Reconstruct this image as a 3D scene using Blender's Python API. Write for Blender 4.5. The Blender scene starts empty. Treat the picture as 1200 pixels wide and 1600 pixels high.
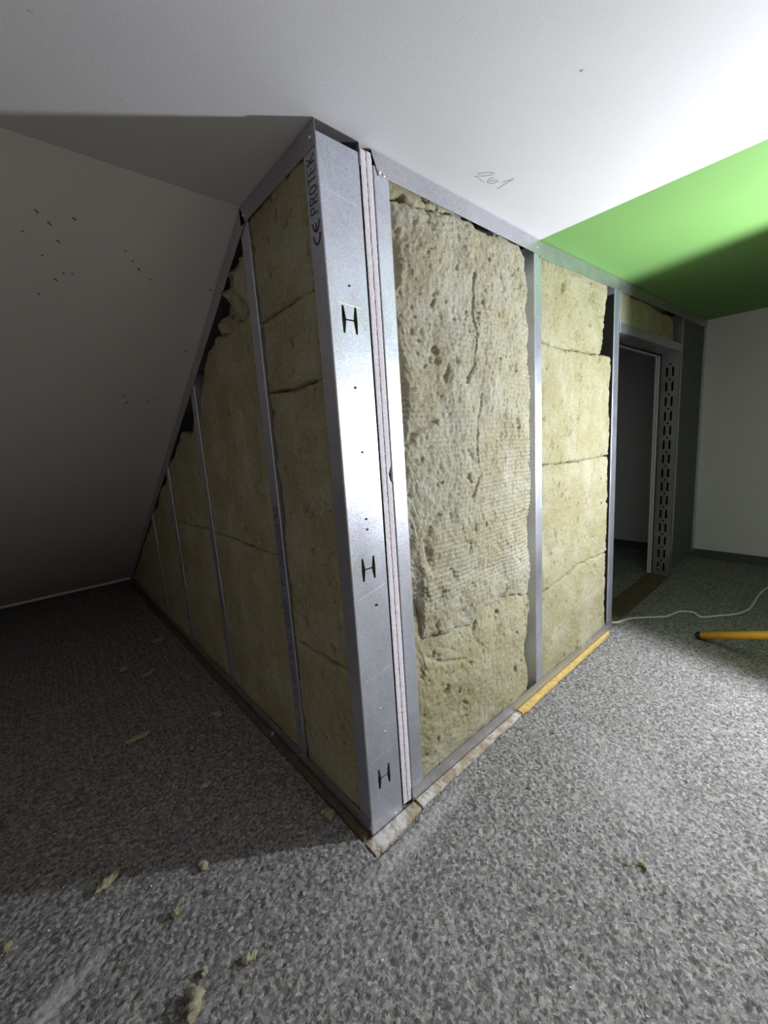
import bpy, bmesh, math, random
import numpy as np
from mathutils import Vector, Matrix

S = bpy.context.scene
COL = S.collection

# ------------------------------------------------------------------ camera
cam_d = bpy.data.cameras.new('camera')
cam_d.sensor_fit = 'VERTICAL'
cam_d.sensor_height = 32.0
cam_d.sensor_width = 24.0
cam_d.lens = 636.0 / 1600.0 * 32.0
cam_d.clip_start = 0.02
cam = bpy.data.objects.new('camera', cam_d)
COL.objects.link(cam)
R = ((0.74859543, -0.1579171, 0.64394649),
     (-0.65971592, -0.0804646, 0.74719499),
     (-0.06617997, -0.9841685, -0.16441586))
CAM = (-0.5247, -0.7384, 1.0)
cam.matrix_world = Matrix((
    (R[0][0], -R[0][1], -R[0][2], CAM[0]),
    (R[1][0], -R[1][1], -R[1][2], CAM[1]),
    (R[2][0], -R[2][1], -R[2][2], CAM[2]),
    (0, 0, 0, 1)))
S.camera = cam

# ------------------------------------------------------------------ world, light, exposure
w = bpy.data.worlds.new('world')
S.world = w
w.use_nodes = True
w.node_tree.nodes['Background'].inputs[0].default_value = (0.5, 0.55, 0.7, 1)
w.node_tree.nodes['Background'].inputs[1].default_value = 0.004
S.view_settings.view_transform = 'Standard'
S.view_settings.look = 'None'
S.view_settings.gamma = 1.0
S.view_settings.use_curve_mapping = False
S.view_settings.exposure = 0.0

LAMP = Vector((1.42, -0.98, 0.97))
AIM = Vector((-0.932, 0.362, 0.0)).normalized()
LAMP_POWER = 126.0

# ------------------------------------------------------------------ helpers
H0 = 1.628            # ceiling height at the corner
SL = 0.555            # slope of the slanted ceiling
YK = 0.361            # where the slant starts
XF = 3.2              # far wall


def ceil_z(x):
    return 1.63 if x < 0.87 else 1.63 + (x - 0.87) * 0.030


def slope_z(y):
    return 1.63 - SL * (y - YK)


def new_obj(name, me, mat=None, parent=None):
    o = bpy.data.objects.new(name, me)
    COL.objects.link(o)
    if mat is not None:
        for m in (mat if isinstance(mat, (list, tuple)) else [mat]):
            me.materials.append(m)
    if parent is not None:
        o.parent = parent
    return o


def tag(o, label=None, cat=None, group=None, kind=None):
    if label: o['label'] = label
    if cat: o['category'] = cat
    if group: o['group'] = group
    if kind: o['kind'] = kind
    return o


def empty(name, loc, label, cat, group=None):
    o = bpy.data.objects.new(name, None)
    COL.objects.link(o)
    o.location = loc
    o.empty_display_size = 0.05
    return tag(o, label, cat, group)


def child(name, me, mat, parent, label=None):
    """part in world coordinates under a parent empty (all parents unrotated)"""
    o = new_obj(name, me, mat, parent)
    off = Vector((0, 0, 0))
    p = parent
    while p is not None:
        off += p.location
        p = p.parent
    o.location = -off
    if label: o['label'] = label
    return o


def mesh_from(name, verts, faces, smooth=False):
    me = bpy.data.meshes.new(name)
    me.from_pydata([tuple(v) for v in verts], [], [tuple(f) for f in faces])
    me.update()
    if smooth:
        me.polygons.foreach_set('use_smooth', [True] * len(me.polygons))
    return me


def bm_mesh(name, bm, smooth=False):
    me = bpy.data.meshes.new(name)
    bmesh.ops.recalc_face_normals(bm, faces=bm.faces)
    bm.to_mesh(me)
    bm.free()
    if smooth:
        me.polygons.foreach_set('use_smooth', [True] * len(me.polygons))
    return me


def add_box(bm, lo, hi):
    x0, y0, z0 = lo; x1, y1, z1 = hi
    v = [bm.verts.new(p) for p in ((x0, y0, z0), (x1, y0, z0), (x1, y1, z0), (x0, y1, z0),
                                   (x0, y0, z1), (x1, y0, z1), (x1, y1, z1), (x0, y1, z1))]
    for f in ((0, 3, 2, 1), (4, 5, 6, 7), (0, 1, 5, 4), (1, 2, 6, 5), (2, 3, 7, 6), (3, 0, 4, 7)):
        bm.faces.new([v[i] for i in f])
    return v


def box_mesh(name, lo, hi, bevel=0.0):
    bm = bmesh.new()
    add_box(bm, lo, hi)
    if bevel:
        bmesh.ops.bevel(bm, geom=list(bm.edges), offset=bevel, segments=2, affect='EDGES')
    return bm_mesh(name, bm)


def prism_mesh(name, poly, axis_vec):
    """extrude planar polygon (3-D points) by axis_vec"""
    n = len(poly)
    a = [Vector(p) for p in poly]
    b = [p + Vector(axis_vec) for p in a]
    faces = [list(range(n))[::-1], list(range(n, 2 * n))]
    for i in range(n):
        j = (i + 1) % n
        faces.append([i, j, n + j, n + i])
    bm = bmesh.new()
    vs = [bm.verts.new(p) for p in a + b]
    for f in faces:
        bm.faces.new([vs[i] for i in f])
    return bm_mesh(name, bm)


def sweep_profile(name, prof, p0, p1, ux, uy, cap_slant=None, smooth=False):
    """thin sheet profile (list of 2-D points) swept p0->p1; sheet thickness by solidify on the mesh"""
    p0, p1, ux, uy = Vector(p0), Vector(p1), Vector(ux), Vector(uy)
    bm = bmesh.new()
    a = [bm.verts.new(p0 + ux * q[0] + uy * q[1]) for q in prof]
    b = [bm.verts.new(p1 + ux * q[0] + uy * q[1]) for q in prof]
    for i in range(len(prof) - 1):
        bm.faces.new((a[i], a[i + 1], b[i + 1], b[i]))
    return bm


def c_profile(web, flange, r=0.0028, lip=0.006):
    """C stud: web along X from 0..web at y=0, flanges to +Y; rounded bends; folded lips"""
    pts = []
    pts.append((lip, flange))
    pts.append((0, flange))
    for k in range(5):
        a = math.pi + k * math.pi / 8
        pts.append((r + r * math.cos(a), r + r * math.sin(a)))
    for k in range(5):
        a = -math.pi / 2 + k * math.pi / 8
        pts.append((web - r + r * math.cos(a), r + r * math.sin(a)))
    pts.append((web, flange))
    pts.append((web - lip, flange))
    return pts


def u_profile(web, flange):
    return [(0, flange), (0, 0.002), (0.002, 0), (web - 0.002, 0), (web, 0.002), (web, flange)]


def solid_from(name, bm, t=0.0012):
    bmesh.ops.recalc_face_normals(bm, faces=bm.faces)
    bmesh.ops.solidify(bm, geom=list(bm.faces), thickness=t)
    return bm_mesh(name, bm)


def plate_with_holes(outer, holes, t, to3d):
    """planar sheet with cut-outs; 2-D loops, to3d(u,v,d) maps to space (d = depth 0..t)"""
    bm = bmesh.new()
    loops = []
    for lp in [outer] + holes:
        vs = [bm.verts.new((p[0], p[1], 0)) for p in lp]
        es = [bm.edges.new((vs[i], vs[(i + 1) % len(vs)])) for i in range(len(vs))]
        loops.append((vs, es))
    alle = [e for l in loops for e in l[1]]
    bmesh.ops.triangle_fill(bm, use_beauty=True, use_dissolve=False, edges=alle, normal=(0, 0, 1))
    src = [list(l[0]) for l in loops]
    faces = [list(f.verts) for f in bm.faces]
    back = {}
    for v in list(bm.verts):
        back[v] = bm.verts.new((v.co.x, v.co.y, t))
    for f in faces:
        try: bm.faces.new([back[v] for v in reversed(f)])
        except ValueError: pass
    for vs in src:
        n = len(vs)
        for i in range(n):
            a, b = vs[i], vs[(i + 1) % n]
            bm.faces.new((a, b, back[b], back[a]))
    for v in bm.verts:
        v.co = to3d(*v.co)
    bmesh.ops.recalc_face_normals(bm, faces=bm.faces)
    return bm


def merge_bm(dst, src):
    m = bpy.data.meshes.new('tmp')
    src.to_mesh(m); src.free()
    dst.from_mesh(m)
    bpy.data.meshes.remove(m)


def tube(bm, pts, r, seg=10, cap=True):
    pts = [Vector(p) for p in pts]
    rings = []
    up = Vector((0, 0, 1))
    for i, p in enumerate(pts):
        d = (pts[min(i + 1, len(pts) - 1)] - pts[max(i - 1, 0)]).normalized()
        a = d.cross(up if abs(d.z) < 0.95 else Vector((1, 0, 0))).normalized()
        b = a.cross(d)
        rr = r[i] if isinstance(r, (list, tuple)) else r
        rings.append([bm.verts.new(p + (a * math.cos(2 * math.pi * k / seg) + b * math.sin(2 * math.pi * k / seg)) * rr) for k in range(seg)])
    for i in range(len(rings) - 1):
        for k in range(seg):
            bm.faces.new((rings[i][k], rings[i][(k + 1) % seg], rings[i + 1][(k + 1) % seg], rings[i + 1][k]))
    if cap:
        bm.faces.new(rings[0][::-1]); bm.faces.new(rings[-1])


def smooth_path(pts, n=8):
    P = [Vector(p) for p in pts]
    out = []
    for i in range(len(P) - 1):
        p0, p1, p2, p3 = P[max(i - 1, 0)], P[i], P[i + 1], P[min(i + 2, len(P) - 1)]
        for k in range(n):
            t = k / n
            out.append(0.5 * ((2 * p1) + (p2 - p0) * t + (2 * p0 - 5 * p1 + 4 * p2 - p3) * t * t + (3 * p1 - p0 - 3 * p2 + p3) * t ** 3))
    out.append(P[-1])
    return out


# numpy value noise
def vnoise(u, v, seed):
    rs = np.random.RandomState(seed)
    T = rs.rand(256, 256)
    iu = np.floor(u).astype(int); iv = np.floor(v).astype(int)
    fu = u - iu; fv = v - iv
    fu = fu * fu * fu * (fu * (6 * fu - 15) + 10); fv = fv * fv * fv * (fv * (6 * fv - 15) + 10)
    a = T[iu % 256, iv % 256]; b = T[(iu + 1) % 256, iv % 256]
    c = T[iu % 256, (iv + 1) % 256]; d = T[(iu + 1) % 256, (iv + 1) % 256]
    return (a * (1 - fu) + b * fu) * (1 - fv) + (c * (1 - fu) + d * fu) * fv - 0.5


def fbm(u, v, seed, octv=4, gain=0.5):
    s = np.zeros_like(u); a = 1.0
    for k in range(octv):
        ca, sa = math.cos(k * 1.1), math.sin(k * 1.1)
        s += a * vnoise((u * ca - v * sa) * 2 ** k + 17.3 * k, (u * sa + v * ca) * 2 ** k + 5.1 * k, seed + k)
        a *= gain
    return s


# ------------------------------------------------------------------ materials
def material(name):
    m = bpy.data.materials.new(name)
    m.use_nodes = True
    nt = m.node_tree
    b = nt.nodes['Principled BSDF']
    return m, nt, b


def nd(nt, t, **kw):
    n = nt.nodes.new(t)
    for k, v in kw.items():
        if k in n.inputs.keys() if hasattr(n.inputs, 'keys') else False:
            n.inputs[k].default_value = v
        else:
            setattr(n, k, v)
    return n


def ramp(nt, src, stops):
    r = nt.nodes.new('ShaderNodeValToRGB')
    el = r.color_ramp.elements
    while len(el) < len(stops): el.new(0.5)
    for e, (p, c) in zip(el, stops):
        e.position = p; e.color = (*c, 1)
    nt.links.new(src, r.inputs[0])
    return r.outputs[0]


def noise(nt, scale, detail=4, rough=0.55, vec=None, dist=0.0):
    n = nt.nodes.new('ShaderNodeTexNoise')
    n.inputs['Scale'].default_value = scale
    n.inputs['Detail'].default_value = detail
    n.inputs['Roughness'].default_value = rough
    n.inputs['Distortion'].default_value = dist
    if vec is not None: nt.links.new(vec, n.inputs['Vector'])
    return n


def coord(nt, scale=(1, 1, 1)):
    g = nt.nodes.new('ShaderNodeNewGeometry')
    mp = nt.nodes.new('ShaderNodeMapping')
    mp.inputs['Scale'].default_value = scale
    nt.links.new(g.outputs['Position'], mp.inputs['Vector'])
    return mp.outputs[0]


def mixc(nt, fac, a, b, mode='MIX'):
    m = nt.nodes.new('ShaderNodeMix')
    m.data_type = 'RGBA'; m.blend_type = mode
    for sock, v in ((m.inputs[0], fac), (m.inputs[6], a), (m.inputs[7], b)):
        if hasattr(v, 'links'): nt.links.new(v, sock)
        elif isinstance(v, (int, float)): sock.default_value = v
        else: sock.default_value = (*v, 1)
    return m.outputs[2]


def bump(nt, b, height, strength, dist):
    n = nt.nodes.new('ShaderNodeBump')
    n.inputs['Strength'].default_value = strength
    n.inputs['Distance'].default_value = dist
    nt.links.new(height, n.inputs['Height'])
    nt.links.new(n.outputs[0], b.inputs['Normal'])
    return n


def plain(name, col, rough=0.6, metal=0.0, var=0.06, vscale=30.0, bstr=0.0):
    m, nt, b = material(name)
    n = noise(nt, vscale, 4, 0.6, coord(nt))
    lo = tuple(max(0, c * (1 - var)) for c in col); hi = tuple(min(1, c * (1 + var)) for c in col)
    nt.links.new(ramp(nt, n.outputs[0], [(0.3, lo), (0.7, hi)]), b.inputs['Base Color'])
    b.inputs['Roughness'].default_value = rough
    b.inputs['Metallic'].default_value = metal
    if bstr: bump(nt, b, n.outputs[0], bstr, 0.002)
    return m


def mat_metal(name, col=(0.61, 0.635, 0.72), rough=0.36):
    m, nt, b = material(name)
    c = coord(nt)
    n1 = noise(nt, 260, 3, 0.7, c)
    n2 = noise(nt, 9, 4, 0.6, c)
    v = nt.nodes.new('ShaderNodeTexVoronoi'); v.inputs['Scale'].default_value = 330
    nt.links.new(c, v.inputs['Vector'])
    base = mixc(nt, 0.42, ramp(nt, n2.outputs[0], [(0.3, tuple(x * 0.90 for x in col)), (0.7, tuple(x * 1.06 for x in col))]), v.outputs['Color'], 'SOFT_LIGHT')
    nt.links.new(base, b.inputs['Base Color'])
    b.inputs['Metallic'].default_value = 0.82
    mr = nt.nodes.new('ShaderNodeMapRange')
    mr.inputs['To Min'].default_value = rough - 0.07; mr.inputs['To Max'].default_value = rough + 0.12
    nt.links.new(n2.outputs[0], mr.inputs['Value'])
    nt.links.new(mr.outputs[0], b.inputs['Roughness'])
    bump(nt, b, n1.outputs[0], 0.30, 0.0014)
    return m


def mat_wool(name, a=(0.375, 0.342, 0.203), d=(0.135, 0.105, 0.05), pale=(0.455, 0.43, 0.31), grid=False):
    m, nt, b = material(name)
    c = coord(nt)
    fib = noise(nt, 95, 7, 0.72, coord(nt, (1, 1, 1.6)), 1.2)
    blot = noise(nt, 6.5, 5, 0.6, c)
    spk = noise(nt, 46, 4, 0.62, coord(nt, (1, 1, 0.6)))
    base = ramp(nt, fib.outputs[0], [(0.30, tuple(x * 0.72 for x in a)), (0.5, a), (0.72, tuple(min(1, x * 1.15) for x in a))])
    mask = ramp(nt, blot.outputs[0], [(0.42, (0, 0, 0)), (0.66, (1, 1, 1))])
    base = mixc(nt, mask, base, pale)
    sm = ramp(nt, spk.outputs[0], [(0.29, (0.85, 0.85, 0.85)), (0.38, (0, 0, 0))])
    base = mixc(nt, sm, base, d)
    base = mixc(nt, 0.35, base, fib.outputs[0], 'OVERLAY')
    if grid:   # pressed net: paler fibres on the ridges, browner in the grooves
        at = nt.nodes.new('ShaderNodeAttribute'); at.attribute_name = 'net'
        base = mixc(nt, 0.55, base, ramp(nt, at.outputs['Fac'], [(0.0, (0.33, 0.32, 0.29)), (0.5, (0.5, 0.5, 0.5)), (1.0, (0.68, 0.68, 0.69))]), 'OVERLAY')
    nt.links.new(base, b.inputs['Base Color'])
    b.inputs['Roughness'].default_value = 0.95
    b.inputs['Specular IOR Level'].default_value = 0.15
    bump(nt, b, fib.outputs[0], 0.9, 0.006)
    return m


def mat_paint(name, col, rough=0.7, marks=True, scale=1.0):
    m, nt, b = material(name)
    c = coord(nt)
    n1 = noise(nt, 2.2 * scale, 5, 0.6, c)
    n2 = noise(nt, 160, 3, 0.6, c)
    n3 = noise(nt, 34, 2, 0.5, c)
    base = ramp(nt, n1.outputs[0], [(0.3, tuple(x * 0.95 for x in col)), (0.7, tuple(min(1, x * 1.02) for x in col))])
    if marks:
        base = mixc(nt, ramp(nt, n3.outputs[0], [(0.19, (1, 1, 1)), (0.215, (0, 0, 0))]), base, tuple(x * 0.45 for x in col))
    nt.links.new(base, b.inputs['Base Color'])
    b.inputs['Roughness'].default_value = rough
    b.inputs['Specular IOR Level'].default_value = 0.3
    bump(nt, b, n2.outputs[0], 0.12, 0.002)
    return m


def mat_carpet(name):
    m, nt, b = material(name)
    c = coord(nt)
    wob = noise(nt, 70, 3, 0.6, c)
    cw = mixc(nt, 0.02, c, wob.outputs['Color'], 'ADD')
    v = nt.nodes.new('ShaderNodeTexVoronoi'); v.feature = 'SMOOTH_F1'
    v.inputs['Scale'].default_value = 175; v.inputs['Smoothness'].default_value = 0.35
    nt.links.new(cw, v.inputs['Vector'])
    sep = nt.nodes.new('ShaderNodeSeparateColor')
    nt.links.new(v.outputs['Color'], sep.inputs[0])
    yarn = noise(nt, 210, 5, 0.75, c, 0.8)
    fac = mixc(nt, 0.45, sep.outputs[0], yarn.outputs[0])
    base = ramp(nt, fac, [(0.17, (0.085, 0.080, 0.079)), (0.41, (0.205, 0.198, 0.195)), (0.62, (0.318, 0.307, 0.301)), (0.85, (0.50, 0.484, 0.465))])
    hue = noise(nt, 48, 4, 0.65, c)
    tint = ramp(nt, hue.outputs[0], [(0.32, (0.47, 0.485, 0.54)), (0.5, (0.5, 0.5, 0.5)), (0.68, (0.535, 0.50, 0.46))])
    base = mixc(nt, 0.8, base, tint, 'OVERLAY')
    fine = noise(nt, 420, 4, 0.7, c)
    base = mixc(nt, 0.4, base, fine.outputs[0], 'OVERLAY')
    # white plaster dust: a streak near the front left and a smear along the cut edge of the carpet
    g = nt.nodes.new('ShaderNodeNewGeometry')
    dn = noise(nt, 14, 6, 0.75, c)

    def blob(cx, cy, ang, sx, sy):
        mp = nt.nodes.new('ShaderNodeMapping'); mp.vector_type = 'TEXTURE'
        mp.inputs['Location'].default_value = (cx, cy, 0)
        mp.inputs['Rotation'].default_value = (0, 0, ang)
        mp.inputs['Scale'].default_value = (sx, sy, 1)
        nt.links.new(g.outputs['Position'], mp.inputs['Vector'])
        ln = nt.nodes.new('ShaderNodeVectorMath'); ln.operation = 'LENGTH'
        nt.links.new(mp.outputs[0], ln.inputs[0])
        ad = nt.nodes.new('ShaderNodeMath'); ad.operation = 'MULTIPLY_ADD'
        nt.links.new(dn.outputs[0], ad.inputs[0]); ad.inputs[1].default_value = 2.2
        nt.links.new(ln.outputs['Value'], ad.inputs[2])
        mr = nt.nodes.new('ShaderNodeMapRange')
        mr.inputs['From Min'].default_value = 1.25; mr.inputs['From Max'].default_value = 2.25
        mr.inputs['To Min'].default_value = 1.0; mr.inputs['To Max'].default_value = 0.0
        nt.links.new(ad.outputs[0], mr.inputs['Value'])
        return mr.outputs[0]
    for args, st in (((-0.615, 0.180, 0.42, 0.085, 0.016), 0.55), ((-0.66, 0.163, 0.42, 0.06, 0.035), 0.6), ((0.10, -0.075, 0.05, 0.26, 0.030), 0.40),
                     ((0.60, -0.42, 0.9, 0.30, 0.16), 0.14)):
        bl = blob(*args)
        sc = nt.nodes.new('ShaderNodeMath'); sc.operation = 'MULTIPLY'; sc.inputs[1].default_value = st
        nt.links.new(bl, sc.inputs[0])
        base = mixc(nt, sc.outputs[0], base, (0.62, 0.62, 0.63))
    nt.links.new(base, b.inputs['Base Color'])
    b.inputs['Roughness'].default_value = 0.97
    b.inputs['Specular IOR Level'].default_value = 0.12
    bump(nt, b, fine.outputs[0], 0.55, 0.004)
    return m


M_METAL = mat_metal('galvanized_steel')
M_TRACK = mat_metal('galvanized_track', (0.52, 0.52, 0.56), 0.34)
M_WOOL = mat_wool('mineral_wool')
M_ROLL = mat_wool('mineral_wool_roll', (0.41, 0.38, 0.265), (0.155, 0.13, 0.075), (0.505, 0.485, 0.395), True)
M_WHITE = mat_paint('white_ceiling_paint', (0.68, 0.68, 0.695))
M_SLOPE = mat_paint('slanted_ceiling_paint', (0.66, 0.64, 0.63))
M_WALL = mat_paint('white_wall_paint', (0.80, 0.77, 0.84), marks=False)
M_GABLE = mat_paint('warm_white_wall_paint', (0.66, 0.58, 0.51), marks=False)
M_GREEN = mat_paint('green_ceiling_paint', (0.175, 0.355, 0.105), marks=False)
M_CARPET = mat_carpet('grey_carpet')
M_SKIRT = plain('carpet_skirting', (0.10, 0.10, 0.115), 0.95, 0, 0.4, 150, 0.5)
M_GYPS = plain('gypsum_edge', (0.66, 0.62, 0.66), 0.9, 0, 0.10, 120, 0.6)
M_PAPER = plain('plasterboard_paper', (0.40, 0.37, 0.36), 0.85, 0, 0.08, 25)
M_YELLOWOOD = plain('yellow_pine', (0.58, 0.40, 0.13), 0.75, 0, 0.22, 60, 0.4)
M_TAN = plain('dusty_board', (0.42, 0.345, 0.25), 0.85, 0, 0.40, 45, 0.6)
def mat_dusty():
    m, nt, b = material('board_with_plaster_dust')
    c = coord(nt)
    n1 = noise(nt, 38, 5, 0.7, c); n2 = noise(nt, 17, 5, 0.7, c)
    base = ramp(nt, n1.outputs[0], [(0.3, (0.27, 0.21, 0.14)), (0.7, (0.44, 0.36, 0.25))])
    base = mixc(nt, ramp(nt, n2.outputs[0], [(0.47, (0, 0, 0)), (0.60, (0.9, 0.9, 0.9))]), base, (0.62, 0.60, 0.60))
    nt.links.new(base, b.inputs['Base Color']); b.inputs['Roughness'].default_value = 0.9
    wv = nt.nodes.new('ShaderNodeTexWave'); wv.inputs['Scale'].default_value = 62; wv.inputs['Distortion'].default_value = 2.0
    mp = nt.nodes.new('ShaderNodeMapping'); mp.inputs['Rotation'].default_value = (0, 0, 0.6)
    nt.links.new(c, mp.inputs['Vector']); nt.links.new(mp.outputs[0], wv.inputs['Vector'])
    bump(nt, b, wv.outputs['Fac'], 0.22, 0.003)
    return m


M_TAN = mat_dusty()
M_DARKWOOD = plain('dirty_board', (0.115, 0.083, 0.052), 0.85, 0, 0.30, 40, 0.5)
M_INK = plain('purple_black_ink', (0.02, 0.018, 0.035), 0.6)
M_FADED = plain('faded_purple_ink', (0.14, 0.11, 0.24), 0.6)
M_PENCIL = plain('pencil', (0.33, 0.33, 0.37), 0.7)
M_SCREW = plain('bright_screw', (0.8, 0.8, 0.82), 0.25, 1.0)
M_HOLE = plain('dark_screw_tip', (0.03, 0.03, 0.035), 0.6)
M_CABLE = plain('white_cable_sheath', (0.62, 0.62, 0.60), 0.55)
M_YELLOW = plain('yellow_tube_paint', (0.80, 0.43, 0.035), 0.38, 0, 0.08, 20)
M_BLACK = plain('black_rubber', (0.012, 0.012, 0.014), 0.6)
M_SCUFF = plain('dark_scuff', (0.12, 0.11, 0.10), 0.8)
M_GAP_SHADE = plain('gap_shade_black', (0.008, 0.008, 0.009), 0.9)  # black for the added strip that keeps the stud gap dark
M_CAVITY_SHADE = plain('board_cavity_shade', (0.035, 0.032, 0.030), 0.9)  # near-black board faces: cavity shade behind the wool put into the colour
M_CHIP = plain('plaster_chip', (0.8, 0.8, 0.8), 0.8)
M_RED = plain('red_thread', (0.55, 0.06, 0.08), 0.8)
M_TRIM = plain('pale_sealing_bead', (0.80, 0.79, 0.78), 0.6)
M_SCRAP = mat_wool('wool_scrap_fibre', (0.43, 0.40, 0.25), (0.17, 0.14, 0.08), (0.52, 0.49, 0.36))

# ------------------------------------------------------------------ the room shell
X0, Y0, Y1 = -2.05, -2.0, 3.30


def tuft_height(X, Y, cell=0.0095, seed=3):
    rs = np.random.RandomState(seed)
    n = 512
    jx, jy, hh, rr = rs.rand(n, n), rs.rand(n, n), rs.rand(n, n), rs.rand(n, n)
    U, V = X / cell, Y / cell
    iu, iv = np.floor(U).astype(int), np.floor(V).astype(int)
    out = np.zeros_like(X)
    for a in (-1, 0, 1):
        for c in (-1, 0, 1):
            ci, cj = (iu + a) % n, (iv + c) % n
            dx = U - (iu + a + jx[ci, cj]); dy = V - (iv + c + jy[ci, cj])
            r = 0.55 + 0.35 * rr[ci, cj]
            q = 1 - (dx * dx + dy * dy) / (r * r)
            out = np.maximum(out, np.sqrt(np.clip(q, 0, 1)) * (0.45 + 0.55 * hh[ci, cj]))
    return out


def axis(lo, f0, f1, hi, fine, coarse):
    return np.concatenate([np.arange(lo, f0 - coarse * 0.5, coarse), np.arange(f0, f1, fine), np.arange(f1 + 0.001, hi, coarse), [hi]])


def build_floor():
    xs = axis(X0, -0.95, 1.85, XF, 0.0042, 0.08)
    ys = axis(Y0, -0.80, 0.75, Y1, 0.0042, 0.08)
    Xg, Yg = np.meshgrid(xs, ys, indexing='ij')
    z = tuft_height(Xg, Yg) * 0.0055 - 0.003 + fbm(Xg * 14, Yg * 14, 5, 3) * 0.0025
    # where the carpet was cut away below the partition there is only the bare strip
    cut = ((Xg > -0.028) & (Yg > -0.046 + 0.11 * np.clip(Xg, 0, 0.16) + 0.006 * vnoise(Xg * 60, Yg * 0 + 1, 8)) & (Yg < 0.135) & (Xg < 1.56)) | ((Xg > -0.028) & (Xg < 0.12) & (Yg > -0.05))
    z = np.where(cut, -0.006, z)
    nx, ny = len(xs), len(ys)
    co = np.stack([Xg, Yg, z], -1).reshape(-1, 3)
    idx = np.arange(nx * ny).reshape(nx, ny)
    q = np.stack([idx[:-1, :-1], idx[1:, :-1], idx[1:, 1:], idx[:-1, 1:]], -1).reshape(-1, 4)
    me = bpy.data.meshes.new('floor')
    me.vertices.add(len(co)); me.vertices.foreach_set('co', co.ravel())
    me.loops.add(q.size); me.loops.foreach_set('vertex_index', q.ravel())
    me.polygons.add(len(q))
    me.polygons.foreach_set('loop_start', np.arange(0, q.size, 4))
    me.polygons.foreach_set('loop_total', np.full(len(q), 4))
    me.polygons.foreach_set('use_smooth', np.ones(len(q), bool))
    me.update(calc_edges=True)
    o = new_obj('floor', me, M_CARPET)
    tag(o, 'speckled grey loop-pile carpet covering the whole attic floor', kind='structure')
    bpy.context.view_layer.update()
    return o


build_floor()

# flat ceiling: white part and the green painted part
T = 0.05
bm = bmesh.new()
prof = [(X0, 1.63), (0.87, 1.63), (XF, ceil_z(XF))]
for a, bq, mi in ((0, 1, 0), (1, 2, 1)):
    (xa, za), (xb, zb) = prof[a], prof[bq]
    v = [bm.verts.new(p) for p in ((xa, Y0, za), (xb, Y0, zb), (xb, YK, zb), (xa, YK, za),
                                   (xa, Y0, za + T), (xb, Y0, zb + T), (xb, YK, zb + T), (xa, YK, za + T))]
    for f in ((0, 3, 2, 1), (4, 5, 6, 7), (0, 1, 5, 4), (1, 2, 6, 5), (2, 3, 7, 6), (3, 0, 4, 7)):
        bm.faces.new([v[i] for i in f]).material_index = mi
o = new_obj('ceiling', bm_mesh('ceiling', bm), [M_WHITE, M_GREEN])
tag(o, 'flat attic ceiling, white with a bright green painted field on the right', kind='structure')

# slanted ceiling
n = Vector((0, SL, 1)).normalized() * T
ye = Y1 + 0.02
zk = slope_z(YK)
poly = [(X0, YK, zk), (X0, ye, slope_z(ye)), (X0, ye, slope_z(ye) + 0.06), (X0, YK, zk + 0.06)]
o = new_obj('ceiling_slope', prism_mesh('ceiling_slope', poly, (XF - X0, 0, 0)), M_SLOPE)
tag(o, 'off-white slanted attic ceiling with small dark scuffs', kind='structure')
# triangle above the slant where the flat ceiling climbs to the right
o = new_obj('trim_1', prism_mesh('trim_1', [(X0, 3.268, -0.001), (X0, 3.268, 0.013), (X0, 3.256, 0.021), (X0, 3.250, 0.006)], (-X0, 0, 0)), M_TRIM)
tag(o, 'pale sealing bead where the slanted ceiling meets the carpet', kind='structure')


def wall(name, lo, hi, mat, label):
    return tag(new_obj(name, box_mesh(name, lo, hi), mat), label, kind='structure')


wall('wall_far', (XF, Y0, -0.02), (XF + 0.06, Y1, 1.80), M_WALL, 'plain white end wall beyond the doorway')
wall('wall_left', (X0 - 0.06, Y0, -0.02), (X0, Y1, 1.80), M_GABLE, 'white gable wall behind the camera on the left')
wall('wall_back', (X0 - 0.06, Y0 - 0.06, -0.02), (XF + 0.06, Y0, 1.80), M_GABLE, 'white wall behind the camera')
wall('wall_eaves', (X0 - 0.06, Y1, -0.02), (XF + 0.06, Y1 + 0.06, 0.10), M_WALL, 'low eaves wall under the slant')
bm = bmesh.new(); add_box(bm, (XF - 0.012, Y0, 0.0), (XF, 3.2, 0.062))
bmesh.ops.bevel(bm, geom=[e for e in bm.edges if all(v.co.z > 0.05 for v in e.verts)], offset=0.004, segments=2, affect='EDGES')
tag(new_obj('baseboard_far', bm_mesh('baseboard_far', bm), M_SKIRT), 'dark carpet skirting along the end wall', kind='structure')

# ------------------------------------------------------------------ pencil scribble and specks on the ceiling (marks on the structure)
ceil = bpy.data.objects['ceiling']


def ink_strokes(name, strokes, width, to3d, mat, parent, lift=0.0006, label=None):
    """flat print: thin ribbons, each stroke a 2-D polyline; to3d(u,v) -> point, lift along normal done by to3d"""
    bm = bmesh.new()
    for st in strokes:
        P = [Vector((p[0], p[1])) for p in st]
        wid = width
        L, Rr = [], []
        for i, p in enumerate(P):
            d = (P[min(i + 1, len(P) - 1)] - P[max(i - 1, 0)])
            d = d.normalized() if d.length else Vector((1, 0))
            nn = Vector((-d.y, d.x)) * wid * 0.5
            L.append(bm.verts.new(to3d(*(p + nn)))); Rr.append(bm.verts.new(to3d(*(p - nn))))
        for i in range(len(P) - 1):
            bm.faces.new((L[i], L[i + 1], Rr[i + 1], Rr[i]))
    me = bpy.data.meshes.new(name); bm.to_mesh(me); bm.free()
    return child(name, me, mat, parent, label)


def arc(cx, cy, rx, ry, a0, a1, n=10):
    return [(cx + rx * math.cos(math.radians(a0 + (a1 - a0) * k / n)), cy + ry * math.sin(math.radians(a0 + (a1 - a0) * k / n))) for k in range(n + 1)]


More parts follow.
